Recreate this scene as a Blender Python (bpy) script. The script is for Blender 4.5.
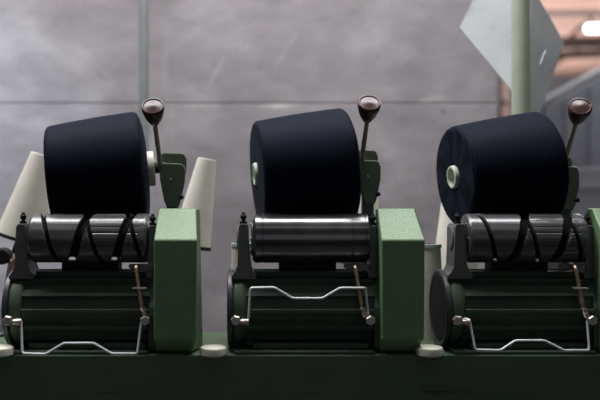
import bpy, bmesh, math, random
from mathutils import Vector, Matrix, Euler
random.seed(7)
for o in list(bpy.data.objects):
    bpy.data.objects.remove(o)
SC = bpy.context.scene
COL = SC.collection
S = 0.00125            # one photo pixel at the drum plane, in metres
D = 800.0              # camera distance from the drum plane, in the same pixels
FX = 250.0             # foot of the camera on the drum plane
PI = math.pi

# ------------------------------------------------------------------ camera
cd = bpy.data.cameras.new('camera')
cam = bpy.data.objects.new('camera', cd)
COL.objects.link(cam)
cam.location = (0, -D * S, 0)
cam.rotation_euler = (PI / 2, 0, 0)
cd.sensor_width = 36.0
cd.lens = 36.0 * D / 600.0
cd.shift_x = (300.0 - FX) / 600.0
cd.clip_start = 0.02
cd.clip_end = 60
cd.dof.use_dof = True
cd.dof.focus_distance = (D - 12) * S
cd.dof.aperture_fstop = 3.6
SC.camera = cam

# ------------------------------------------------------------------ world
w = bpy.data.worlds.new('world')
SC.world = w
w.use_nodes = True
bg = w.node_tree.nodes['Background']
bg.inputs[0].default_value = (0.75, 0.85, 1.0, 1)
bg.inputs[1].default_value = 0.02

# ------------------------------------------------------------------ lights
def area(name, loc, rot, sx, sy, power, col):
    l = bpy.data.lights.new(name, 'AREA')
    l.shape = 'RECTANGLE'
    l.size = sx; l.size_y = sy
    l.energy = power; l.color = col
    o = bpy.data.objects.new(name, l)
    o.location = loc; o.rotation_euler = rot
    COL.objects.link(o)
    return o
area('overhead_row_light', (-0.22, 0.10, 1.35), (0, 0, 0), 2.2, 0.46, 52, (1.0, 0.975, 1.0))
area('aisle_light', (-0.4, 0.50, 1.30), (math.radians(14), 0, 0), 2.2, 0.2, 9, (1.0, 0.95, 1.0))
area('hall_light', (3.0, 6.0, 1.0), (PI, 0, 0), 3.0, 7.0, 120, (1.0, 0.93, 0.88))
area('hall_light_down', (2.6, 4.5, 1.25), (0, 0, 0), 2.5, 4.5, 120, (0.92, 0.96, 1.0))
area('front_row_light', (0.2, -1.3, 1.7), (math.radians(30), 0, 0), 2.4, 0.3, 1.5, (0.95, 0.97, 1.0))
area('front_fill_light', (0.3, -5.0, 0.6), (PI / 2, 0, 0), 5.0, 2.0, 8, (0.95, 0.97, 1.0))  # added fill far behind the camera, standing in for hall daylight
sp = bpy.data.lights.new('left_spot_light', 'SPOT')
sp.energy = 60; sp.color = (0.72, 0.86, 1.0); sp.spot_size = math.radians(43); sp.spot_blend = 0.10; sp.shadow_soft_size = 0.05
so = bpy.data.objects.new('left_spot_light', sp); COL.objects.link(so)
so.location = (-1.3, -0.6, 0.6)
so.rotation_euler = (Vector((-0.90, 0.75, 0.03)) - Vector(so.location)).to_track_quat('-Z', 'Y').to_euler()
SC.view_settings.view_transform = 'Standard'
SC.view_settings.look = 'None'
SC.view_settings.exposure = 0.0
SC.view_settings.gamma = 1.0
SC.view_settings.use_curve_mapping = False

# ------------------------------------------------------------------ materials
def mat(name, col, rough=0.5, metal=0.0, coat=0.0, spec=0.5):
    m = bpy.data.materials.new(name)
    m.use_nodes = True
    b = m.node_tree.nodes['Principled BSDF']
    b.inputs['Base Color'].default_value = (*col, 1)
    b.inputs['Roughness'].default_value = rough
    b.inputs['Metallic'].default_value = metal
    b.inputs['Coat Weight'].default_value = coat
    b.inputs['Specular IOR Level'].default_value = spec
    return m

class N:
    """tiny node-graph helper"""
    def __init__(s, m):
        s.t = m.node_tree; s.n = s.t.nodes; s.l = s.t.links
        s.b = s.n['Principled BSDF']
    def new(s, typ, **kw):
        n = s.n.new(typ)
        for k, v in kw.items():
            setattr(n, k, v)
        return n
    def put(s, sock, v):
        if hasattr(v, 'is_linked'):
            s.l.new(v, sock)
        else:
            sock.default_value = v
    def math(s, op, a, b=None, clamp=False):
        n = s.new('ShaderNodeMath', operation=op, use_clamp=clamp)
        s.put(n.inputs[0], a)
        if b is not None:
            s.put(n.inputs[1], b)
        return n.outputs[0]
    def obj(s):
        return s.new('ShaderNodeTexCoord').outputs['Object']
    def map(s, v, scale=(1, 1, 1), loc=(0, 0, 0), rot=(0, 0, 0)):
        n = s.new('ShaderNodeMapping')
        s.put(n.inputs['Vector'], v)
        n.inputs['Scale'].default_value = scale
        n.inputs['Location'].default_value = loc
        n.inputs['Rotation'].default_value = rot
        return n.outputs[0]
    def noise(s, v, scale, detail=4, rough=0.6):
        n = s.new('ShaderNodeTexNoise')
        s.put(n.inputs['Vector'], v)
        n.inputs['Scale'].default_value = scale
        n.inputs['Detail'].default_value = detail
        n.inputs['Roughness'].default_value = rough
        return n.outputs[0]
    def ramp(s, f, stops):
        n = s.new('ShaderNodeValToRGB')
        s.put(n.inputs[0], f)
        e = n.color_ramp.elements
        while len(e) < len(stops):
            e.new(0.5)
        for i, (p, c) in enumerate(stops):
            e[i].position = p
            e[i].color = (*c, 1) if len(c) == 3 else c
        return n.outputs[0]
    def mix(s, f, a, b, mode='MIX'):
        n = s.new('ShaderNodeMix', data_type='RGBA', blend_type=mode)
        s.put(n.inputs[0], f); s.put(n.inputs[6], a if hasattr(a, 'is_linked') else (*a, 1))
        s.put(n.inputs[7], b if hasattr(b, 'is_linked') else (*b, 1))
        return n.outputs[2]
    def bump(s, h, strength, dist):
        n = s.new('ShaderNodeBump')
        s.put(n.inputs['Height'], h)
        n.inputs['Strength'].default_value = strength
        n.inputs['Distance'].default_value = dist
        s.l.new(n.outputs[0], s.b.inputs['Normal'])
    def col(s, c):
        s.l.new(c, s.b.inputs['Base Color'])
    def rough(s, r):
        s.l.new(r, s.b.inputs['Roughness'])

def speckled(name, c0, c1, rough, bump=0.25, sc=900, spec=0.5):
    m = mat(name, c0, rough, spec=spec)
    g = N(m); o = g.obj()
    f = g.noise(o, sc, 2)
    f2 = g.noise(o, 30, 5)
    c = g.mix(g.ramp(f2, [(0.35, (0, 0, 0)), (0.7, (1, 1, 1))]), c0, c1)
    g.col(c)
    g.bump(f, bump, 0.0006)
    return m

M = {}
M['hammer'] = speckled('green_hammer_paint', (0.138, 0.245, 0.115), (0.165, 0.275, 0.138), 0.42, 0.9, 520)
M['green'] = speckled('dark_green_enamel', (0.075, 0.11, 0.068), (0.055, 0.085, 0.052), 0.45, 0.08, 400, 0.4)
M['bracket'] = speckled('bracket_green_enamel', (0.085, 0.125, 0.075), (0.065, 0.10, 0.06), 0.4, 0.1, 300)
M['motor'] = speckled('motor_black_green_enamel', (0.060, 0.098, 0.058), (0.046, 0.066, 0.048), 0.5, 0.1, 300, 0.4)
M['casting'] = speckled('dark_grey_casting', (0.12, 0.122, 0.124), (0.085, 0.087, 0.09), 0.42, 0.2, 500)
M['black'] = mat('black_rubber', (0.012, 0.012, 0.013), 0.7, spec=0.25)
M['groove'] = mat('groove_shade_matt_black', (0.006, 0.006, 0.006), 0.85, spec=0.1)  # matt black groove paint, also carrying the shade of the recess
M['rim'] = mat('black_flange_paint', (0.03, 0.033, 0.036), 0.4)
M['chrome'] = mat('bright_steel_wire', (0.86, 0.87, 0.89), 0.35, 0.1)
M['steel'] = mat('dull_steel', (0.55, 0.49, 0.43), 0.35, 0.75)
M['bronze'] = mat('brown_steel_rod', (0.30, 0.25, 0.18), 0.4, 0.1)
M['copper'] = mat('copper_pin', (0.50, 0.33, 0.25), 0.35, 0.7)
M['knob'] = mat('maroon_bakelite', (0.05, 0.02, 0.018), 0.27, coat=0.0, spec=0.33)
M['drumend'] = mat('drum_end_metal', (0.12, 0.12, 0.125), 0.35, 0.5)
M['wood'] = mat('brown_wood', (0.26, 0.17, 0.11), 0.6)
M['plastic'] = mat('cream_plastic', (0.66, 0.66, 0.54), 0.4)
M['hub'] = mat('pale_green_tube', (0.62, 0.68, 0.56), 0.5)
M['lip'] = mat('grey_green_paper_rim', (0.42, 0.47, 0.42), 0.7)

def drum_mat(name, streaky):
    m = mat(name, (0.02, 0.021, 0.022), 0.25, 0.9 if streaky else 0.3, coat=0.4)
    g = N(m); o = g.obj()
    f = g.noise(g.map(o, (6, 300, 300) if not streaky else (9, 2, 2)), 1.0, 5)
    g.rough(g.ramp(f, [(0.3, (0.16 if streaky else 0.22,) * 3), (0.7, (0.30 if streaky else 0.42,) * 3)]))
    k = 1.9 if streaky else 1.25
    g.col(g.ramp(f, [(0.3, (0.045 * k, 0.046 * k, 0.047 * k)), (0.75, (0.10 * k, 0.102 * k, 0.103 * k))]))
    g.bump(g.noise(g.map(o, (900, 60, 60)), 1.0, 2), 0.05 if not streaky else 0.0, 0.0005)
    return m
M['drum'] = drum_mat('black_drum_enamel', False)
M['drum_smooth'] = drum_mat('polished_black_drum', True)

def yarn_mat(name, cross):
    m = mat(name, (0.010, 0.013, 0.03), 0.6, spec=0.04)
    g = N(m); o = g.obj()
    sx = g.new('ShaderNodeSeparateXYZ'); g.l.new(o, sx.inputs[0])
    x, y, z = sx.outputs
    a = g.math('ARCTAN2', y, z)
    wob = g.noise(o, 60, 2)
    if cross:
        k = 2 * PI / (2.5 * S)
        xx = g.math('ADD', g.math('MULTIPLY', x, k), g.math('MULTIPLY', wob, 3.0))
        h1 = g.math('SINE', g.math('ADD', xx, g.math('MULTIPLY', a, 6.0)))
        h2 = g.math('SINE', g.math('SUBTRACT', xx, g.math('MULTIPLY', a, 11.0)))
        sel = g.ramp(g.noise(o, 45, 2), [(0.42, (0, 0, 0)), (0.58, (1, 1, 1))])
        h = g.math('ADD', g.math('MULTIPLY', h1, sel), g.math('MULTIPLY', h2, g.math('SUBTRACT', 1.0, sel)))
        h = g.math('ADD', g.math('MULTIPLY', h, 0.5), 0.5)
        g.col(g.ramp(h, [(0.2, (0.0026, 0.0042, 0.0080)), (0.95, (0.0085, 0.0132, 0.0240))]))
        g.bump(h, 0.16, 0.0005)
    else:
        k = 2 * PI / (2.4 * S)
        h = g.math('SINE', g.math('ADD', g.math('MULTIPLY', x, k), g.math('MULTIPLY', wob, 1.0)))
        h = g.math('ADD', g.math('MULTIPLY', h, 0.5), 0.5)
        g.col(g.ramp(h, [(0.1, (0.0050, 0.0080, 0.0148)), (0.95, (0.0066, 0.0104, 0.0192))]))
        g.bump(h, 0.12, 0.0004)
    g.b.inputs['Sheen Weight'].default_value = 0.015
    g.b.inputs['Sheen Tint'].default_value = (0.4, 0.5, 0.8, 1)
    return m
M['yarn'] = yarn_mat('navy_crosswound_yarn', True)
M['yarn_smooth'] = yarn_mat('navy_smooth_yarn', False)

m = M['paper'] = mat('cream_paper_tube', (0.72, 0.69, 0.59), 0.75)
g = N(m); o = g.obj()
g.col(g.ramp(g.noise(o, 40, 5), [(0.3, (0.68, 0.65, 0.55)), (0.7, (0.78, 0.75, 0.66))]))

m = M['beam'] = mat('bed_green_enamel', (0.05, 0.085, 0.045), 0.5, spec=0.3)
g = N(m); o = g.obj()
f = g.noise(g.map(o, (6, 6, 14)), 1.0, 6)
c = g.ramp(f, [(0.3, (0.08, 0.125, 0.072)), (0.7, (0.108, 0.165, 0.095))])
f2 = g.noise(g.map(o, (12, 8, 90)), 1.0, 3)
c = g.mix(g.ramp(f2, [(0.62, (0, 0, 0)), (0.74, (1, 1, 1))]), c, (0.035, 0.05, 0.033))
g.col(c)
g.bump(g.noise(o, 300, 2), 0.08, 0.0005)

m = M['wall'] = mat('grey_concrete_panel', (0.4, 0.39, 0.4), 0.85)
g = N(m); o = g.obj()
big = g.noise(g.map(o, (1.2, 1, 1.5)), 1.6, 3)
fine = g.noise(g.map(o, (5, 5, 9)), 1.5, 8, 0.65)
c = g.ramp(big, [(0.3, (0.225, 0.215, 0.232)), (0.5, (0.255, 0.236, 0.247)), (0.7, (0.305, 0.285, 0.297))])
c = g.mix(0.55, c, g.ramp(fine, [(0.28, (0.115, 0.106, 0.110)), (0.5, (0.245, 0.230, 0.238)), (0.74, (0.43, 0.415, 0.422))]))
scr = g.noise(g.map(o, (26, 5, 3.0), rot=(0, math.radians(24), 0)), 1.0, 3)
c = g.mix(g.math('MULTIPLY', g.ramp(scr, [(0.66, (0, 0, 0)), (0.74, (1, 1, 1))]), 0.12), c, (0.62, 0.61, 0.61))
vor = g.new('ShaderNodeTexVoronoi'); g.put(vor.inputs['Vector'], g.map(o, (7, 1, 7), loc=(0.3, 0, 0.4))); vor.inputs['Scale'].default_value = 1.0
spots = g.ramp(vor.outputs['Distance'], [(0.05, (1, 1, 1)), (0.10, (0, 0, 0))])
c = g.mix(g.math('MULTIPLY', spots, 0.5), c, (0.13, 0.125, 0.13))
wx = g.new('ShaderNodeSeparateXYZ'); g.l.new(o, wx.inputs[0])
grain = g.noise(g.map(o, (40, 1, 40)), 1.0, 4)
# light scuffs and dark chips on the panels: (middle x, z, half length, half width, angle, strength, light?)
for mx, mz, hl, hw, an, stg, lit in ((216, 72, 40, 5, 62, .28, 1), (285, 52, 55, 4, 58, .2, 1), (277, 106, 42, 5, 2, .75, 1), (262, 190, 22, 20, 80, .3, 1), (205, 106, 40, 3, 0, .4, 1),
                                     (430, 100, 30, 9, 10, .35, 1), (100, 75, 20, 4, -40, .35, 0), (443, 112, 7, 7, 0, .6, 0), (259, 68, 4, 5, 0, .5, 0), (378, 56, 4, 6, 0, .5, 0), (330, 18, 60, 6, 12, .25, 0)):
    cx = (mx - FX) * 1.75 * S; cz = (200 - mz) * 1.75 * S; a = math.radians(an)
    dx = g.math('SUBTRACT', wx.outputs[0], cx); dz = g.math('SUBTRACT', wx.outputs[2], cz)
    u = g.math('ADD', g.math('MULTIPLY', dx, math.cos(a)), g.math('MULTIPLY', dz, math.sin(a)))
    v = g.math('SUBTRACT', g.math('MULTIPLY', dz, math.cos(a)), g.math('MULTIPLY', dx, math.sin(a)))
    q = g.math('ADD', g.math('POWER', g.math('DIVIDE', u, hl * S), 2.0), g.math('POWER', g.math('DIVIDE', v, hw * S), 2.0))
    k = g.math('SUBTRACT', 1.0, q, True)
    k = g.math('MULTIPLY', g.math('MULTIPLY', k, g.ramp(grain, [(0.3, (.3,) * 3), (0.6, (1,) * 3)])), stg)
    c = g.mix(k, c, (0.55, 0.535, 0.54) if lit else (0.10, 0.095, 0.10))
g.col(c)
g.bump(fine, 0.25, 0.004)

M['pipe_grey'] = speckled('grey_green_pipe_paint', (0.20, 0.225, 0.22), (0.17, 0.19, 0.185), 0.5, 0.1, 200)
M['pipe_green'] = speckled('pale_green_pipe_paint', (0.40, 0.45, 0.35), (0.35, 0.40, 0.31), 0.45, 0.1, 200)
m = M['plate'] = mat('scuffed_pale_sheet', (0.55, 0.60, 0.61), 0.4, 0.0)
g = N(m); o = g.obj()
f = g.noise(g.map(o, (10, 10, 14)), 1.0, 6)
g.col(g.ramp(f, [(0.30, (0.24, 0.26, 0.26)), (0.42, (0.42, 0.455, 0.465)), (0.75, (0.52, 0.555, 0.565))]))
M['floor'] = speckled('grey_floor', (0.10, 0.10, 0.10), (0.075, 0.075, 0.078), 0.7, 0.1, 60)
M['salmon'] = speckled('salmon_paint', (0.66, 0.43, 0.37), (0.58, 0.37, 0.31), 0.7, 0.1, 40)
M['girder'] = speckled('dark_brown_steel', (0.07, 0.04, 0.04), (0.045, 0.03, 0.03), 0.6, 0.1, 40)
M['girder_grey'] = speckled('grey_steel', (0.38, 0.32, 0.32), (0.32, 0.27, 0.27), 0.6, 0.1, 40)
M['hall'] = speckled('grey_hall_wall', (0.22, 0.23, 0.26), (0.19, 0.20, 0.225), 0.8, 0.1, 20)
M['pale'] = speckled('pale_grey_paint', (0.48, 0.50, 0.54), (0.43, 0.45, 0.49), 0.6, 0.1, 20)
m = M['lamp'] = mat('lit_lamp', (1, 1, 1), 0.5)
m.node_tree.nodes['Principled BSDF'].inputs['Emission Color'].default_value = (1, 0.96, 0.93, 1)
m.node_tree.nodes['Principled BSDF'].inputs['Emission Strength'].default_value = 6.0

# ------------------------------------------------------------------ shapes (all in photo pixels, scaled by S on linking)
def box(bm, x0, x1, y0, y1, z0, z1, bev=0.0, seg=2):
    r = bmesh.ops.create_cube(bm, size=1)
    vs = r['verts']
    for v in vs:
        v.co = Vector(((x0 + x1) / 2 + v.co.x * (x1 - x0), (y0 + y1) / 2 + v.co.y * (y1 - y0), (z0 + z1) / 2 + v.co.z * (z1 - z0)))
    if bev:
        es = list({e for v in vs for e in v.link_edges})
        bmesh.ops.bevel(bm, geom=es, offset=bev, segments=seg, affect='EDGES', profile=0.5)

def basis(d):
    d = Vector(d).normalized()
    u = d.cross(Vector((0, 0, 1)) if abs(d.z) < 0.9 else Vector((1, 0, 0))).normalized()
    return d, u, d.cross(u).normalized()

def lathe(bm, p, d, prof, seg=40, close=False):
    """revolve (t, r) pairs about the line p + t*d; r = 0 makes a pole, close joins last to first"""
    p = Vector(p); d, u, v = basis(d)
    rings = []
    for t, r in prof:
        if r <= 1e-6:
            rings.append([bm.verts.new(p + d * t)])
        else:
            rings.append([bm.verts.new(p + d * t + (u * math.cos(2 * PI * k / seg) + v * math.sin(2 * PI * k / seg)) * r) for k in range(seg)])
    pairs = list(zip(rings[:-1], rings[1:]))
    if close:
        pairs.append((rings[-1], rings[0]))
    for a, b in pairs:
        for k in range(seg):
            k2 = (k + 1) % seg
            if len(a) == 1 and len(b) == 1:
                continue
            if len(a) == 1:
                bm.faces.new((a[0], b[k], b[k2]))
            elif len(b) == 1:
                bm.faces.new((a[k], b[0], a[k2]))
            else:
                bm.faces.new((a[k], b[k], b[k2], a[k2]))

def cyl(bm, p0, p1, r0, r1=None, seg=24, bev=0.0):
    r1 = r0 if r1 is None else r1
    d = Vector(p1) - Vector(p0); L = d.length
    if bev:
        lathe(bm, p0, d, [(0, 0), (0, r0 - bev), (bev, r0), (L - bev, r1), (L, r1 - bev), (L, 0)], seg)
    else:
        lathe(bm, p0, d, [(0, 0), (0, r0), (L, r1), (L, 0)], seg)

def prism(bm, poly, axis, a, b, bev=0.0):
    """extrude a 2-D outline; axis 'x': poly is (y, z); 'y': poly is (x, z); 'z': poly is (x, y)"""
    def P(q, h):
        return {'x': (h, q[0], q[1]), 'y': (q[0], h, q[1]), 'z': (q[0], q[1], h)}[axis]
    A = [bm.verts.new(P(q, a)) for q in poly]
    B = [bm.verts.new(P(q, b)) for q in poly]
    fs = [bm.faces.new(A), bm.faces.new(B[::-1])]
    n = len(poly)
    for i in range(n):
        fs.append(bm.faces.new((A[i], B[i], B[(i + 1) % n], A[(i + 1) % n])))
    if bev:
        es = list({e for f in fs for e in f.edges})
        bmesh.ops.bevel(bm, geom=es, offset=bev, segments=2, affect='EDGES', profile=0.5)

def fillet(pts, r, n=5):
    pts = [Vector(p) for p in pts]
    out = [pts[0]]
    for i in range(1, len(pts) - 1):
        a, b, c = pts[i - 1], pts[i], pts[i + 1]
        rr = min(r, (a - b).length * 0.45, (c - b).length * 0.45)
        s = b + (a - b).normalized() * rr
        e = b + (c - b).normalized() * rr
        for k in range(n + 1):
            t = k / n
            out.append(s * (1 - t) ** 2 + b * 2 * t * (1 - t) + e * t * t)
    out.append(pts[-1])
    return out

def sweep(bm, pts, r, seg=10):
    pts = [Vector(p) for p in pts]
    rings = []
    t0 = (pts[1] - pts[0]).normalized()
    _, u, _ = basis(t0)
    for i, p in enumerate(pts):
        a = pts[max(i - 1, 0)]; b = pts[min(i + 1, len(pts) - 1)]
        t = (b - a).normalized()
        u = (u - t * u.dot(t)).normalized()
        v = t.cross(u)
        rings.append([bm.verts.new(p + (u * math.cos(2 * PI * k / seg) + v * math.sin(2 * PI * k / seg)) * r) for k in range(seg)])
    for A, B in zip(rings[:-1], rings[1:]):
        for k in range(seg):
            bm.faces.new((A[k], B[k], B[(k + 1) % seg], A[(k + 1) % seg]))
    bm.faces.new(rings[0]); bm.faces.new(rings[-1][::-1])

MESH = {}
def mesh(name, fn, m, ang=35):
    bm = bmesh.new()
    fn(bm)
    bmesh.ops.recalc_face_normals(bm, faces=bm.faces)
    bmesh.ops.scale(bm, vec=(S, S, S), verts=bm.verts)
    me = bpy.data.meshes.new(name)
    bm.to_mesh(me); bm.free()
    me.materials.append(m)
    me.shade_smooth()
    me.set_sharp_from_angle(angle=math.radians(ang))
    return me

def obj(name, fn, m, parent=None, loc=(0, 0, 0), key=None, ang=35, rot=(0, 0, 0)):
    """link one mesh object; loc in photo pixels; key shares the mesh between copies"""
    if key and key in MESH:
        me = MESH[key]
    else:
        me = mesh(name, fn, m, ang)
        if key:
            MESH[key] = me
    o = bpy.data.objects.new(name, me)
    COL.objects.link(o)
    o.location = Vector(loc) * S
    o.rotation_euler = rot
    if len(me.polygons) < 5000:
        wn = o.modifiers.new('weighted_normal', 'WEIGHTED_NORMAL')
        wn.keep_sharp = True; wn.weight = 90
    if parent:
        o.parent = parent
    return o

def tag(o, label, cat, group=None):
    o['label'] = label; o['category'] = cat
    if group:
        o['group'] = group
    return o

def thing(name, label, cat, loc=(0, 0, 0), rot=(0, 0, 0), group=None):
    o = bpy.data.objects.new(name, None)
    o.empty_display_size = 0.02
    COL.objects.link(o)
    o.location = Vector(loc) * S; o.rotation_euler = rot
    return tag(o, label, cat, group)

def struct(o):
    o['kind'] = 'structure'
    return o

def at(px, py, Y):
    s = (D + Y) / D
    return Vector(((px - FX) * s, Y, (200.0 - py) * s))

FLOOR = -1040.0
TOP = -148.5       # top of the machine bed
WALLY = 600.0

# ------------------------------------------------------------------ setting
struct(obj('floor', lambda bm: box(bm, -1600, 5200, -1500, 9200, FLOOR - 40, FLOOR), M['floor']))
WR = at(497, 0, WALLY).x
joint = at(0, 103, WALLY).z
def wall_fn(bm):
    box(bm, -1600, WR, WALLY + 3, WALLY + 80, FLOOR, 1300)
    box(bm, -1600, WR, WALLY, WALLY + 6, FLOOR, joint - .7, 1.5)
    box(bm, -1600, WR, WALLY, WALLY + 6, joint + .7, 1300, 1.5)
struct(obj('wall_back', wall_fn, M['wall']))
HY = 8000.0
def hall_wall(bm):
    box(bm, 1500, 5200, HY, HY + 100, FLOOR, 1360)
    for k in range(12):
        box(bm, 1600 + 300 * k, 1620 + 300 * k, HY - 14, HY + 1, FLOOR, 1250, 3)
struct(obj('wall_hall', hall_wall, M['hall']))
struct(obj('ceiling', lambda bm: box(bm, -200, 5200, 900, HY + 100, 1360, 1400), M['salmon']))

# grey post close to the wall
p = at(144, 0, 520)
tag(obj('vertical_pipe', lambda bm: cyl(bm, (0, 0, 0), (0, 0, 1300 - FLOOR), 8.0, seg=28), M['pipe_grey'], loc=(p.x, p.y, FLOOR)),
    'thin grey-green vertical pipe in front of the grey wall behind the left cone', 'pipe')
# pale green post
p = at(521, 0, 210)
tag(obj('vertical_post', lambda bm: cyl(bm, (0, 0, 0), (0, 0, 1300 - FLOOR), 11.6, seg=36), M['pipe_green'], loc=(p.x, p.y, FLOOR)),
    'thick pale green vertical post standing behind the right-hand cone', 'post')
# folded diamond sheet behind the post
pc = at(521, 40, 222)
def sheet(side):
    def fn(bm):
        def q(px, py, dy):
            v = at(px, py, 226 + dy); return v - pc
        if side == 'left':
            out = [q(480, -14, 50), q(460, 28, 50), q(513, 92, 5), q(521, 102, 0), q(521, -14, 14)]
        else:
            out = [q(521, -14, 14), q(521, 122, 0), q(539, 118, 42), q(564, 42, 95), q(532, -14, 45)]
        A = [bm.verts.new(v) for v in out]
        B = [bm.verts.new(v + Vector((0, 3, 0))) for v in out]
        bm.faces.new(A); bm.faces.new(B[::-1])
        for i in range(len(A)):
            j = (i + 1) % len(A)
            bm.faces.new((A[i], B[i], B[j], A[j]))
    return fn
t = thing('folded_sheet', 'pale blue-grey diamond-shaped folded sheet fixed behind the pale green post', 'metal sheet', pc)
obj('left_panel', sheet('left'), M['plate'], t)
rp = obj('right_panel', sheet('right'), M['plate'], t)
def scratch(bm):  # bright rod added to stand for the highlight scratch on the panel
    v = at(541, 58, 240) - pc
    cyl(bm, v + Vector((-3, -6, -9)), v + Vector((4, -6, 9)), 1.2, .8, 10)
obj('highlight_scratch', scratch, M['chrome'], t)
obj('clamp', lambda bm: box(bm, -6, 6, -0.5, 5, -6, 6, 1), M['pipe_green'], t, loc=(0, 0, -30))

# ------------------------------------------------------------------ hall beyond the wall
def girder(px0, py0, px1, py1, Y, th, m, label, name='roof_girder', group=None):
    a = at(px0, py0, Y); b = at(px1, py1, Y)
    d = (b - a); L = d.length
    def fn(bm):                                       # an I-section laid along local x
        h = th
        poly = [(-h * .45, -h / 2), (h * .45, -h / 2), (h * .45, -h * .36), (h * .1, -h * .36), (h * .1, h * .36), (h * .45, h * .36),
                (h * .45, h / 2), (-h * .45, h / 2), (-h * .45, h * .36), (-h * .1, h * .36), (-h * .1, -h * .36), (-h * .45, -h * .36)]
        prism(bm, poly, 'x', 0, L)
    o = obj(name, fn, m, loc=a, rot=(0, -math.atan2(d.z, d.x), 0))
    return tag(o, label, 'girder', group)
girder(520, 14, 640, 13, 4600, 42, M['girder_grey'], 'blurred grey horizontal girder across the top right corner')
girder(520, 44, 640, 42, 5200, 85, M['girder'], 'blurred dark brown horizontal girder just below the white lamp')
girder(520, 57, 640, 52, 5600, 60, M['girder'], 'lower blurred brown girder above the sloping pale duct')
girder(562, 44, 596, 14, 4800, 26, M['girder'], 'dark diagonal brace rising towards the white lamp')
girder(548, 68, 596, 38, 5400, 26, M['girder'], 'dark diagonal brace under the brown girders')
lc = at(605, 28.5, 4500)
t = thing('ceiling_lamp', 'glowing white strip lamp at the right edge of the photo', 'lamp', lc)
obj('lamp_tube', lambda bm: cyl(bm, (-125, 0, 0), (125, 0, 0), 25, seg=20, bev=8), M['lamp'], t)
obj('lamp_housing', lambda bm: box(bm, -130, 130, -30, 30, 26, 50, 5), M['girder_grey'], t)
obj('hanger', lambda bm: cyl(bm, (0, 0, 50), (0, 0, 1360 - lc.z), 5, seg=10), M['girder'], t)
a = at(535, 107, 2200); b = at(640, 50, 2200)
def duct(bm):
    sweep(bm, [(0, 0, 0), tuple(b - a)], 15, 16)
tag(obj('sloping_pipe', duct, M['pale'], loc=a), 'pale grey sloping pipe crossing the background at far right', 'pipe')
# grey partition with seams below the sloping pipe
def partition(bm):
    q = [at(545, 106, 2400), at(640, 58, 2400), at(640, 700, 2400), at(545, 700, 2400)]
    x0, x1 = q[0].x, q[1].x
    prism(bm, [(x0, q[0].z), (x1, q[1].z), (x1, FLOOR), (x0, FLOOR)], 'y', 2400, 2430)
    for px in (566, 590, 614):
        v = at(px, 0, 2400).x
        zt = q[0].z + (q[1].z - q[0].z) * (v - x0) / (x1 - x0)
        box(bm, v - 4, v + 4, 2392, 2401, FLOOR, zt - 10)
tag(obj('partition_panel', partition, M['hall']), 'blurred grey upright panelled partition under the sloping pipe', 'partition')
a = at(600, 183, 2100)
def crate(bm):
    box(bm, -135, 180, 0, 160, FLOOR - a.z, 55, 4)
    box(bm, -140, 185, -8, 168, -20, -8, 2)
tag(obj('pale_cabinet', crate, M['pale']  , loc=a), 'blurred pale grey cabinet low at the right edge behind the lever', 'cabinet')
a = at(504.5, 0, 3000)
t = thing('salmon_pillar', 'blurred salmon pink pillar just left of the pale green post', 'pillar', (a.x, a.y, FLOOR))
obj('pillar_shaft', lambda bm: cyl(bm, (0, 0, 0), (0, 0, 1360 - FLOOR), 14, seg=24), M['salmon'], t)
zb = at(0, 103, 3000).z - FLOOR
obj('pillar_band', lambda bm: cyl(bm, (0, 0, zb - 9), (0, 0, zb + 9), 17, seg=24), M['girder'], t)

# ------------------------------------------------------------------ machine bed
t = thing('machine_bed', 'long dark green machine bed carrying the three winding units', 'machine bed', (58, 15, FLOOR))
H = TOP - FLOOR
def bed(bm):
    box(bm, -900, 900, -48.5, 84, H - 110, H, 2.0)
obj('bed_beam', bed, M['beam'], t)
for lx in (-780, 0, 780):
    obj('leg', lambda bm, lx=lx: (box(bm, lx - 30, lx + 30, -40, 66, 12, H - 110), box(bm, lx - 50, lx + 50, -60, 75, 0, 12, 2)), M['beam'], t)

# ------------------------------------------------------------------ winding units
# unit-local pixels: x along the drum, y depth (drum axis at 0), z up from the bed top
def Z(z):
    return z - TOP
MZ = Z(-108.5); MY = 12.0
DZ = Z(-38.0)

def motor_fn(bm):
    angs = [-99, -74, -49, -24, 1, 26, 51, 76, 101, 126, 151, 176, 201, 226]
    poly = []
    rb, rt, hw = 33.5, 38.5, 1.6
    for a in angs:
        for (da, r) in ((-hw * 1.5, rb), (-hw, rt), (hw, rt), (hw * 1.5, rb)):
            # degrees per pixel at that radius
            th = math.radians(a) + da / r
            poly.append((MY - r * math.cos(th), MZ + r * math.sin(th)))
        th = math.radians(a + 12.5)
        poly.append((MY - rb * math.cos(th), MZ + rb * math.sin(th)))
    prism(bm, poly, 'x', -62, 63)
def bell_fn(bm):
    lathe(bm, (-75, MY, MZ), (1, 0, 0), [(0, 0), (0, 36), (2, 37.5), (9, 37.5), (13, 35.5), (13, 0)], 64)
def flange_fn(bm):
    lathe(bm, (-81, MY, MZ - .8), (1, 0, 0), [(1.6, 0), (1.6, 34), (0.4, 35.4), (0.2, 37.5), (1, 38.8), (5, 38.8), (6, 38), (6, 0)], 64)
def flange_disc(bm):
    lathe(bm, (-80.2, MY, MZ - .8), (1, 0, 0), [(0.2, 0), (0, 4), (0.2, 12), (0.1, 33), (1.2, 33.5), (1.2, 0)], 48)
def rplate_fn(bm):
    poly = [(-26, Z(-104)), (-27, Z(-112)), (-27, Z(-142)), (-22, Z(-147)), (66, Z(-147)), (66, Z(-95)), (50, Z(-74)), (-6, Z(-74))]
    prism(bm, poly, 'x', 62, 69, 1.0)
def base_fn(bm):
    box(bm, -74, 62, -32, 42, 0, 3.2, .8)
    box(bm, -56, 58, -20, 40, 3, 9, 1.5)
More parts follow.
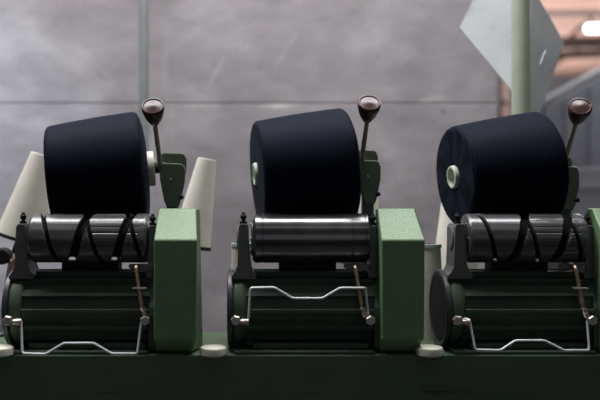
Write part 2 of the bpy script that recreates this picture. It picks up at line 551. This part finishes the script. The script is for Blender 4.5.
def groove_drum(bm):
    R = 24.5; L = 115.0
    nx, na = 200, 240
    pitch = 42.0
    cols = []; deep = set()
    for i in range(nx + 1):
        x = -L / 2 + L * i / nx
        row = []
        for k in range(na):
            a = 2 * PI * k / na                      # 0 = top, pi/2 = front
            r = R
            e = min(i, nx - i) * L / nx
            if e < 2.0:
                r -= (2.0 - e) * 0.7
            if 2 < x < L / 2 - 8 and k % 10 < 2:
                r -= 0.45
            # thin groove running one way, wide one the other way
            for sgn, x0, wd, dp in ((1, -48.0, 1.3, 4.0), (-1, 2.0, 3.3, 5.5)):
                ph = (x - x0 - sgn * pitch * a / (2 * PI)) / pitch
                dd = abs(ph - round(ph)) * pitch
                if (-51 if sgn > 0 else -38) < x < L / 2 - 5:
                    if dd < wd:
                        r = min(r, R - dp)
                    elif dd < wd + 1.0:
                        r = min(r, R - dp * (1 - (dd - wd)))
            row.append(bm.verts.new((x, -r * math.sin(a), r * math.cos(a))))
            if r < R - 3 and 3 < e:
                deep.add(row[-1])
        cols.append(row)
    for i in range(nx):
        for k in range(na):
            k2 = (k + 1) % na
            f = bm.faces.new((cols[i][k], cols[i + 1][k], cols[i + 1][k2], cols[i][k2]))
            if sum(v in deep for v in f.verts) >= 2:
                f.material_index = 1
    bm.faces.new(cols[0]); bm.faces.new(cols[-1][::-1])
def plain_drum(bm):
    R = 24.8; h = 57.0
    pr = [(0, 0), (0, R - 3), (1.5, R - 1), (3, R), (9, R), (9.5, R - .5), (10.2, R - .5), (10.7, R)]
    pr += [(60, R), (97, R), (97.4, R - .4), (98, R - .4), (98.4, R), (110, R), (110.5, R - .5), (111, R - .5), (111.5, R), (113, R), (115, R - 2.5), (115, 0)]
    lathe(bm, (-h, 0, 0), (1, 0, 0), pr, 96)
def drum_cap(bm):
    lathe(bm, (-58.4, 0, 0), (1, 0, 0), [(0, 0), (0, 14), (.3, 17), (.8, 18), (1.5, 18), (1.5, 0)], 40)
    for k in range(6):
        a = k * PI / 3
        cyl(bm, (-59.2, 15.5 * math.cos(a), 15.5 * math.sin(a)), (-58, 15.5 * math.cos(a), 15.5 * math.sin(a)), 1.5, seg=10)
def left_bearing(bm):
    poly = [(-70, Z(-27)), (-68, Z(-23.5)), (-61, Z(-23.5)), (-60, Z(-27)), (-59, Z(-62)), (-57, Z(-69)), (-52, Z(-74)), (-52, Z(-78)), (-77, Z(-78)), (-77, Z(-74)), (-72.5, Z(-71)), (-70, Z(-66))]
    prism(bm, poly, 'y', -15, 17, 0.8)
    cyl(bm, (-71.5, 0, DZ), (-60.2, 0, DZ), 12, seg=32, bev=1)
def right_bearing(bm):
    poly = [(60, Z(-28)), (62, Z(-25)), (66, Z(-25)), (67, Z(-28)), (67, Z(-77)), (58, Z(-77)), (58, Z(-72)), (60, Z(-66))]
    prism(bm, poly, 'y', -13, 17, 0.8)
    cyl(bm, (58.6, 0, DZ), (68, 0, DZ), 11.5, seg=32, bev=1)
def nipple(bm):
    lathe(bm, (0, 0, 0), (0, 0, 1), [(0, 0), (0, 3.6), (2.5, 3.6), (2.8, 2.0), (4.5, 1.8), (5.5, 3.0), (8, 3.2), (9.5, 2.0), (11.5, 1.6), (11.5, 0)], 12)
def cover_fn(bm):
    # side profile (y, z); front narrower than the back
    prof = [(-40, Z(-38)), (-8, Z(-8.5)), (4, Z(-8.5)), (4, Z(-147)), (-25, Z(-147)), (-40, Z(-133))]
    xl = [66.5, 67.5, 67.5, 66.5, 67.0, 66.5]; xr = [108, 104.5, 108, 111, 102, 107.5]
    A = [bm.verts.new((xl[i], *prof[i])) for i in range(6)]
    B = [bm.verts.new((xr[i], *prof[i])) for i in range(6)]
    fs = [bm.faces.new(A), bm.faces.new(B[::-1])]
    for i in range(6):
        fs.append(bm.faces.new((A[i], B[i], B[(i + 1) % 6], A[(i + 1) % 6])))
    es = list({e for f in fs for e in f.edges})
    bmesh.ops.bevel(bm, geom=es, offset=1.6, segments=3, affect='EDGES', profile=0.5)
def guide_fn(bm):
    box(bm, -29, 28, 2, 26, Z(-75), Z(-61.5), 1)
def bail_path(up):
    # outline of the wire from its left hinge to its right one; y is towards the viewer
    k = 1 if up else -1
    hz = Z(-115.5)
    if up == 2:
        return fillet([(-66, -31, hz + 1), (-60, -31, hz + 1), (-56, -36, hz - 27.5), (-32, -36.5, hz - 28), (-17.5, -36.5, hz - 18.5), (10, -36.5, hz - 18.5), (29, -36.5, hz - 28), (53, -36, hz - 28), (53, -31, hz + 1), (57, -31, hz + 1)], 2.6)
    yb = -31 if up else -37
    pts = [(-66, -31, hz), (-60, -31, hz), (-58.2 if up else -57.5, yb, hz + k * 31), (-35, yb, hz + k * 31.5), (-17.5, yb, hz + k * 21), (11, yb, hz + k * 21),
           (28, yb, hz + k * 31), (52.5, yb, hz + k * 31), (55.5, -31, hz + k * 2), (57, -31, hz)]
    if not up:
        pts = [(-66, -31, hz), (-60, -31, hz), (-57.5, -36, hz - 31)] + pts[3:]
    return fillet(pts, 2.6)
def hexbolt(bm):
    lathe(bm, (0, 0, 0), (0, -1, 0), [(0, 0), (0, 2.2), (5, 2.2)], 14)
    lathe(bm, (0, -5, 0), (0, -1, 0), [(0, 0), (0, 4.8), (1, 5.0), (5, 5.0), (6, 4.2), (6, 0)], 6)
def spacer(bm):
    lathe(bm, (-4.2, 0, 0), (1, 0, 0), [(0, 0), (0, 2.6), (4, 2.6), (4.2, 3.3), (8, 3.3), (8.4, 2.6), (8.4, 0)], 14)
def pin_fn(bm):
    a, b = Vector((43, -29, Z(-66))), Vector((49, -31, Z(-103)))
    sweep(bm, fillet([a + Vector((0, 16, -1)), a + Vector((0, 3, 2)), a, b], 3), 1.7, 10)
    cyl(bm, a + (b - a) * .58, a + (b - a) * .93, 2.3, seg=12, bev=.4)
def pin_arm(bm):
    prism(bm, [(34, Z(-63)), (58, Z(-63)), (58, Z(-69)), (50, Z(-70)), (34, Z(-67))], 'y', -16, -10, .6)
    box(bm, 50, 61, -13, 0, Z(-69), Z(-64), .6)
def pin_washer(bm):
    box(bm, 40, 53.5, -34, -27.5, Z(-85.5), Z(-84.2), .3)
def pin_spring(bm):
    pts = []
    for i in range(60):
        a = i * 0.62
        pts.append((49.5 + 2.3 * math.cos(a) + i * .06, -31 + 2.3 * math.sin(a), Z(-103) - i * .17))
    sweep(bm, pts, .55, 6)

GROUP = 'winding units on the machine bed'
def winding_unit(ux, label, drum, up, cr, off=(0, 0, 0)):
    t = thing('winding_unit', label, 'winding machine', (ux, 0, TOP), group=GROUP)
    mo = obj('motor_housing', motor_fn, M['motor'], t, key='motor')
    obj('end_bell', bell_fn, M['green'], t, key='bell')
    fl = obj('end_flange', flange_fn, M['rim'], t, key='flange')
    obj('flange_plate', flange_disc, M['black'], fl, key='fdisc')
    obj('side_plate', rplate_fn, M['motor'], t, key='rplate')
    obj('base_block', base_fn, M['motor'], t, key='base')
    if drum == 'groove':
        d = obj('winding_drum', groove_drum, M['drum'], t, (1.2, 0, DZ), key='gdrum', ang=28)
        if len(d.data.materials) == 1:
            d.data.materials.append(M['groove'])
    else:
        d = obj('winding_drum', plain_drum, M['drum_smooth'], t, (1, 0, DZ), key='pdrum', ang=28)
    obj('drum_cap', drum_cap, M['drumend'], d, key='dcap')
    lb = obj('bearing_bracket', left_bearing, M['casting'], t, key='lbear')
    obj('grease_nipple', nipple, M['black'], lb, (-65, -6, Z(-23.8)), key='nip')
    rb = obj('bearing_bracket', right_bearing, M['casting'], t, key='rbear')
    obj('grease_nipple', nipple, M['black'], rb, (63.5, -6, Z(-25.3)), key='nip')
    obj('drive_cover', cover_fn, M['hammer'], t, (off[0], 0, 0), key='cover', ang=60)
    obj('guide_block', guide_fn, M['black'], t, key='guide')
    b = obj('wire_bail', lambda bm: sweep(bm, bail_path(up), 1.15, 10), M['chrome'], t, key='bail%d' % up)
    b['label'] = 'bright bent wire bail, ' + ('raised' if up == 1 else 'hanging down')
    for x, yaw in ((-72, 12), (57, 28)):
        hb = obj('hinge_bolt', hexbolt, M['steel'], t, (x + (off[2] if x > 0 else 0), -25, Z(-115.5)), key='hex', ang=25, rot=(0, math.radians(yaw), 0))
        if x < 0:
            obj('spacer', spacer, M['steel'], hb, (8.5, -6, 0), key='spacer', rot=(0, math.radians(-yaw), 0))
    pn = obj('tension_pin', pin_fn, M['copper'], t, (off[1], 0, 0), key='pin')
    pn['label'] = 'copper coloured upright pin'
    obj('washer', pin_washer, M['steel'], pn, key='pwash')
    obj('spring', pin_spring, M['steel'], pn, key='pspr')
    obj('pin_arm', pin_arm, M['casting'], t, (off[1], 0, 0), key='parm')
    # cradle arm that holds the cone: two cheek plates, lever and knob
    cx, cy, cz = cr['c']                             # middle of the front cheek's top, unit-local
    k = cr.get('w', 1.0)
    def cheek(bm, y0, y1, dz, dx):
        base = [(-14, -3), (-12.5, -.8), (-9, 0), (9, -.5), (12.5, -2), (14.5, -7), (14, -20), (9, -42), (7, -47), (-5, -47), (-8, -40), (-12, -18)]
        prism(bm, [(cx + dx + x * k, cz + dz + z) for x, z in base], 'y', y0, y1, 1.6)
    def arm(bm):
        cheek(bm, cy, cy + 6, 0, 0)
        cheek(bm, cy + 18, cy + 24, 12, 0)
        box(bm, cx - 6 * k, cx + 6 * k, cy + 3, cy + 21, cz - 42, cz - 8, 1)
    ar = obj('cradle_arm', arm, M['bracket'], t)
    def stem(bm):                                    # carries the arm down to the side plate
        box(bm, cx - 6, cx + 6, cy + 5, cy + 16, Z(-40), cz - 38, 1)
        x0, x1 = sorted((cx - 6, 66.0))
        box(bm, x0, max(x1, cx + 6), cy + 5, cy + 16, Z(-60), Z(-38), 1)
        box(bm, 60, 68, cy + 5, cy + 16, Z(-80), Z(-40), 1)
    obj('arm_post', stem, M['casting'], t)
    def nose(bm):
        a = Vector(cr['nose0']); b = Vector(cr['nose1'])
        cyl(bm, a, b, 6, 6, 20, 1)
    obj('cone_spindle', nose, M['black'], ar)
    obj('pivot_bolt', lambda bm: lathe(bm, (cx + 10.5 * k, cy + 2, cz - 36), (0, -1, 0), [(0, 0), (0, 2.6), (5, 2.6), (6, 1.8), (6, 0)], 8), M['black'], ar)
    obj('rivet', lambda bm: lathe(bm, (cx - 1, cy + .3, cz - 17), (0, -1, 0), [(0, 0), (0, 1.3), (.8, .8), (.9, 0)], 10), M['steel'], ar)
    a = Vector(cr['rod']); b = Vector(cr['knob'])
    dv = (b - a).normalized()
    lv = obj('lever', lambda bm: cyl(bm, a, b + dv * 3, 2.7, 2.3, 16), M['bronze'], ar)
    def knob(bm):
        lathe(bm, b, dv, [(0, 0), (0, 3.6), (2, 4.8), (8, 7.8), (14, 9.8), (20, 11.1), (23, 11.5), (24.2, 11.3), (24.8, 10.8)], 40)
        lathe(bm, b, dv, [(24.6, 11.0), (25.4, 10.6), (25.5, 9.9), (24.6, 9.0), (24.9, 6.5), (25.6, 3), (25.8, 0)], 40)
    obj('knob', knob, M['knob'], ar, ang=50)
    return t

U = [-160.0, 58.5, 271.0]
def loc_of(u, px, py, Y):                            # photo pixel at depth Y in unit-local pixels
    v = at(px, py, Y)
    return (v.x - u, v.y, v.z - TOP)
def yarn_axis(px, yaw, rl=54, rr=62.3, Y=52, L=97):
    tilt = math.atan((rr - rl) / L); R = (rl + rr) / 2; y = math.radians(yaw)
    c = Vector((at(px, 0, Y).x, Y, -38.0 + math.sqrt((R + 24.5 + 2.2) ** 2 - Y ** 2)))
    return c, Vector((math.cos(tilt) * math.cos(y), math.cos(tilt) * math.sin(y), math.sin(tilt)))
def cradle(u, cen, rod, knob, ypx, yaw, Y=44, wide=1.0):
    c0, dv = yarn_axis(ypx, yaw)
    o = Vector((u, 0, TOP))
    n1 = c0 + dv * 20 - o
    n0 = c0 + dv * ((at(cen[0], 0, Y + 10).x - 6 - c0.x) / dv.x) - o
    return dict(c=loc_of(u, *cen, Y), rod=loc_of(u, *rod, Y + 12), knob=loc_of(u, *knob, 5), nose0=n0, nose1=n1, w=wide)
winding_unit(U[0], 'green winding unit at left with a spiral-grooved drum and lowered wire bail', 'groove', 0,
             cradle(U[0], (171.5, 163), (160.5, 168), (155, 124), 96.5, 8), off=(2, 7, 2.5))
winding_unit(U[1], 'middle green winding unit with a smooth black drum and raised wire bail', 'plain', 1,
             cradle(U[1], (369, 160), (361, 166), (367, 121), 301.5, 7, wide=.88))
winding_unit(U[2], 'green winding unit cut off by the right edge, round black end plate showing', 'groove', 2,
             cradle(U[2], (568, 166), (564.5, 162), (575.5, 123), 497, 8, wide=.85))

# ------------------------------------------------------------------ yarn cones lying on the drums
def yarn_fn(L, rl, rr, hl, hr):
    def fn(bm):
        pr = [(1.5, hl), (-.5, hl + 6), (0, rl - 6), (0.8, rl - 3), (2.2, rl - 1.2), (4.5, rl)]
        n = 10
        for i in range(1, n):
            f = i / n
            pr.append((4.5 + (L - 11) * f, rl + (rr - rl) * f + 0.8 * math.sin(PI * f)))
        pr += [(L - 5, rr), (L - 2.4, rr - .7), (L - .6, rr - 2.2), (L + 1.2, rr - 6), (L + 4.2, rr - 17), (L + 5.8, hr + 12), (L + 5, hr + 5), (L + 3, hr)]
        lathe(bm, (-L / 2, 0, 0), (1, 0, 0), pr, 128, close=True)
    return fn
def tube_fn(L, hl, hr, ol, orr):
    def fn(bm):
        pr = [(-ol, hl - 2.4), (-ol, hl - .6), (-ol + .8, hl), (L + orr - 1, hr), (L + orr, hr - 1), (L + orr, hr - 3.5)]
        lathe(bm, (-L / 2, 0, 0), (1, 0, 0), pr, 48, close=True)
    return fn
YG = 'yarn cones on the drums'
def yarn_cone(u, px, yaw, m, label, rl, rr, Y=52, L=97, hub='hub', end=6.0):
    tilt = math.atan((rr - rl) / L)
    x = at(px, 0, Y).x
    R = (rl + rr) / 2
    z = -38.0 + math.sqrt((R + 24.5 + 2.2) ** 2 - Y ** 2)
    t = thing('yarn_cone', label, 'yarn cone', (x, Y, z), (0, -tilt, math.radians(yaw)), YG)
    yn = obj('yarn_winding', yarn_fn(L, rl, rr, 12, 19), m, t, ang=50)
    obj('cone_tube', tube_fn(L, 12, 19, 3.0, end), M[hub], t)
    return t
yarn_cone(U[0], 96.5, 8, M['yarn'], 'navy cross-wound yarn cone resting on the left-hand grooved drum', 53.5, 62, hub='plastic', end=13.0)
yarn_cone(U[1], 301.5, 7, M['yarn_smooth'], 'smooth navy yarn cone resting on the middle smooth drum', 56, 63.5)
yarn_cone(U[2], 497, 8, M['yarn'], 'navy yarn cone on the right-hand drum, pale tube end facing out', 53.5, 62)

# ------------------------------------------------------------------ empty paper tubes behind
TG = 'empty paper cones behind the units'
def paper_tube(top, bot, wt, wb, Y, label, lip=False, peg=True, Yt=None, px_extra=False):
    a = at(*bot, Y); b = at(*top, Y if Yt is None else Yt)
    s = (D + Y) / D
    d = b - a; L = d.length
    r0, r1 = wb / 2 * s, wt / 2 * s
    t = thing('paper_cone', label, 'paper cone', a, group=TG)
    def fn(bm):
        lathe(bm, (0, 0, 0), d, [(0, r0 - 2), (0, r0), (L - 1, r1), (L, r1 - .8), (L, r1 - 2.2)], 40, close=True)
    obj('cone_body', fn, M['paper'], t)
    if lip:
        def fl(bm):
            lathe(bm, (0, 0, 0), d, [(L - 3, r1 - 2.2), (L - 3, r1 + 1.2), (L + .4, r1 + 1), (L + .6, r1 - 2.2)], 40, close=True)
        obj('top_rim', fl, M['lip'], t)
    else:
        def fb(bm):
            lathe(bm, (0, 0, 0), d, [(-2.5, r0 - 3), (-2.5, r0 + .8), (1.5, r0 + .6), (1.5, r0 - 2.2)], 40, close=True)
        obj('base_ring', fb, M['black'], t)
    if peg:
        pt = thing('tube_peg', 'dark peg standing on the bed under the ' + peg, 'peg', (a.x, min(a.y, 74), TOP))
        rel = a - Vector((a.x, min(a.y, 74), TOP))
        def fp(bm):
            sweep(bm, fillet([(0, 0, 2), (rel.x, rel.y * .6, rel.z * .75), tuple(rel), tuple(rel + d * .6)], 10), 3.2, 12)
        obj('peg_rod', fp, M['casting'], pt)
        if px_extra:
            e = at(3, 256, 110) - Vector((a.x, min(a.y, 74), TOP)); f = at(14, 270, 110) - Vector((a.x, min(a.y, 74), TOP))
            obj('peg_knob', lambda bm: cyl(bm, e + Vector((0, -6, 0)), e + Vector((0, 8, 0)), 9.5, seg=28, bev=2), M['black'], pt)
            cl = obj('peg_collar', lambda bm: (prism(bm, [(f.x - 6, f.z - 13), (f.x + 3, f.z - 10), (f.x + 6, f.z + 14), (f.x + 1, f.z + 15), (f.x - 6, f.z + 3)], 'y', f.y - 5, f.y + 5, 1),
                                               cyl(bm, e, f + Vector((10, 0, 0)), 2.5, seg=12)), M['wood'], pt)
            cl['label'] = 'brown wooden collar'
        obj('peg_cup', lambda bm: lathe(bm, rel, d, [(-4.5, 0), (-4.5, r0 * .5), (-2.7, r0 - 3.2), (-2.6, 0)], 30), M['black'], pt)
        obj('peg_foot', lambda bm: cyl(bm, (0, 0, 0), (0, 0, 4), 8, seg=20, bev=1), M['casting'], pt)
    return t
paper_tube((44, 155), (19, 237), 26, 46, 150, 'cream paper cone leaning at the far left edge beside the left yarn cone', peg='leaning far left paper cone', px_extra=True)
paper_tube((207, 159), (191, 245), 19, 40, 135, 'cream paper cone leaning behind the drive cover of the left unit', peg='paper cone behind the left drive cover')
paper_tube((366, 182), (360, 262), 22, 42, 150, 'cream paper cone mostly hidden behind the cradle arm of the middle unit', peg='paper cone behind the middle cradle arm')
paper_tube((457, 176), (456, 276), 24, 48, 150, 'cream paper cone half hidden behind the left side of the right yarn cone', peg='paper cone behind the right yarn cone')
def standing(px, ytop, wt, wb, Y, label):
    s = (D + Y) / D
    yb = 200 - TOP / s
    paper_tube((px, ytop), (px, yb - .2), wt, wb, Y, label, lip=True, peg=None)
standing(430.5, 244.5, 20, 27, 67, 'upright cream paper cone with a grey rim between middle cover and right end plate')
standing(241.5, 243.5, 19, 26, 68, 'upright cream paper cone with a grey rim at the left end of the middle drum')

# ------------------------------------------------------------------ cream discs on the bed
def disc(bm):
    lathe(bm, (0, 0, 0), (0, 0, 1), [(0, 0), (0, 12.0), (1.2, 13.0), (6, 13.0), (7.6, 12.2), (8.4, 10.5), (8.9, 6), (9.0, 0)], 48)
for px, lab in ((0, 'round cream plastic disc on the bed at the left edge of the photo'),
                (213.5, 'round cream plastic disc on the bed between left and middle units'),
                (429.5, 'round cream plastic disc on the bed between middle and right units')):
    v = at(px, 0, -34)
    tag(obj('cream_disc', disc, M['plastic'], loc=(v.x, v.y, TOP), key='disc'), lab, 'disc', 'cream discs on the machine bed')
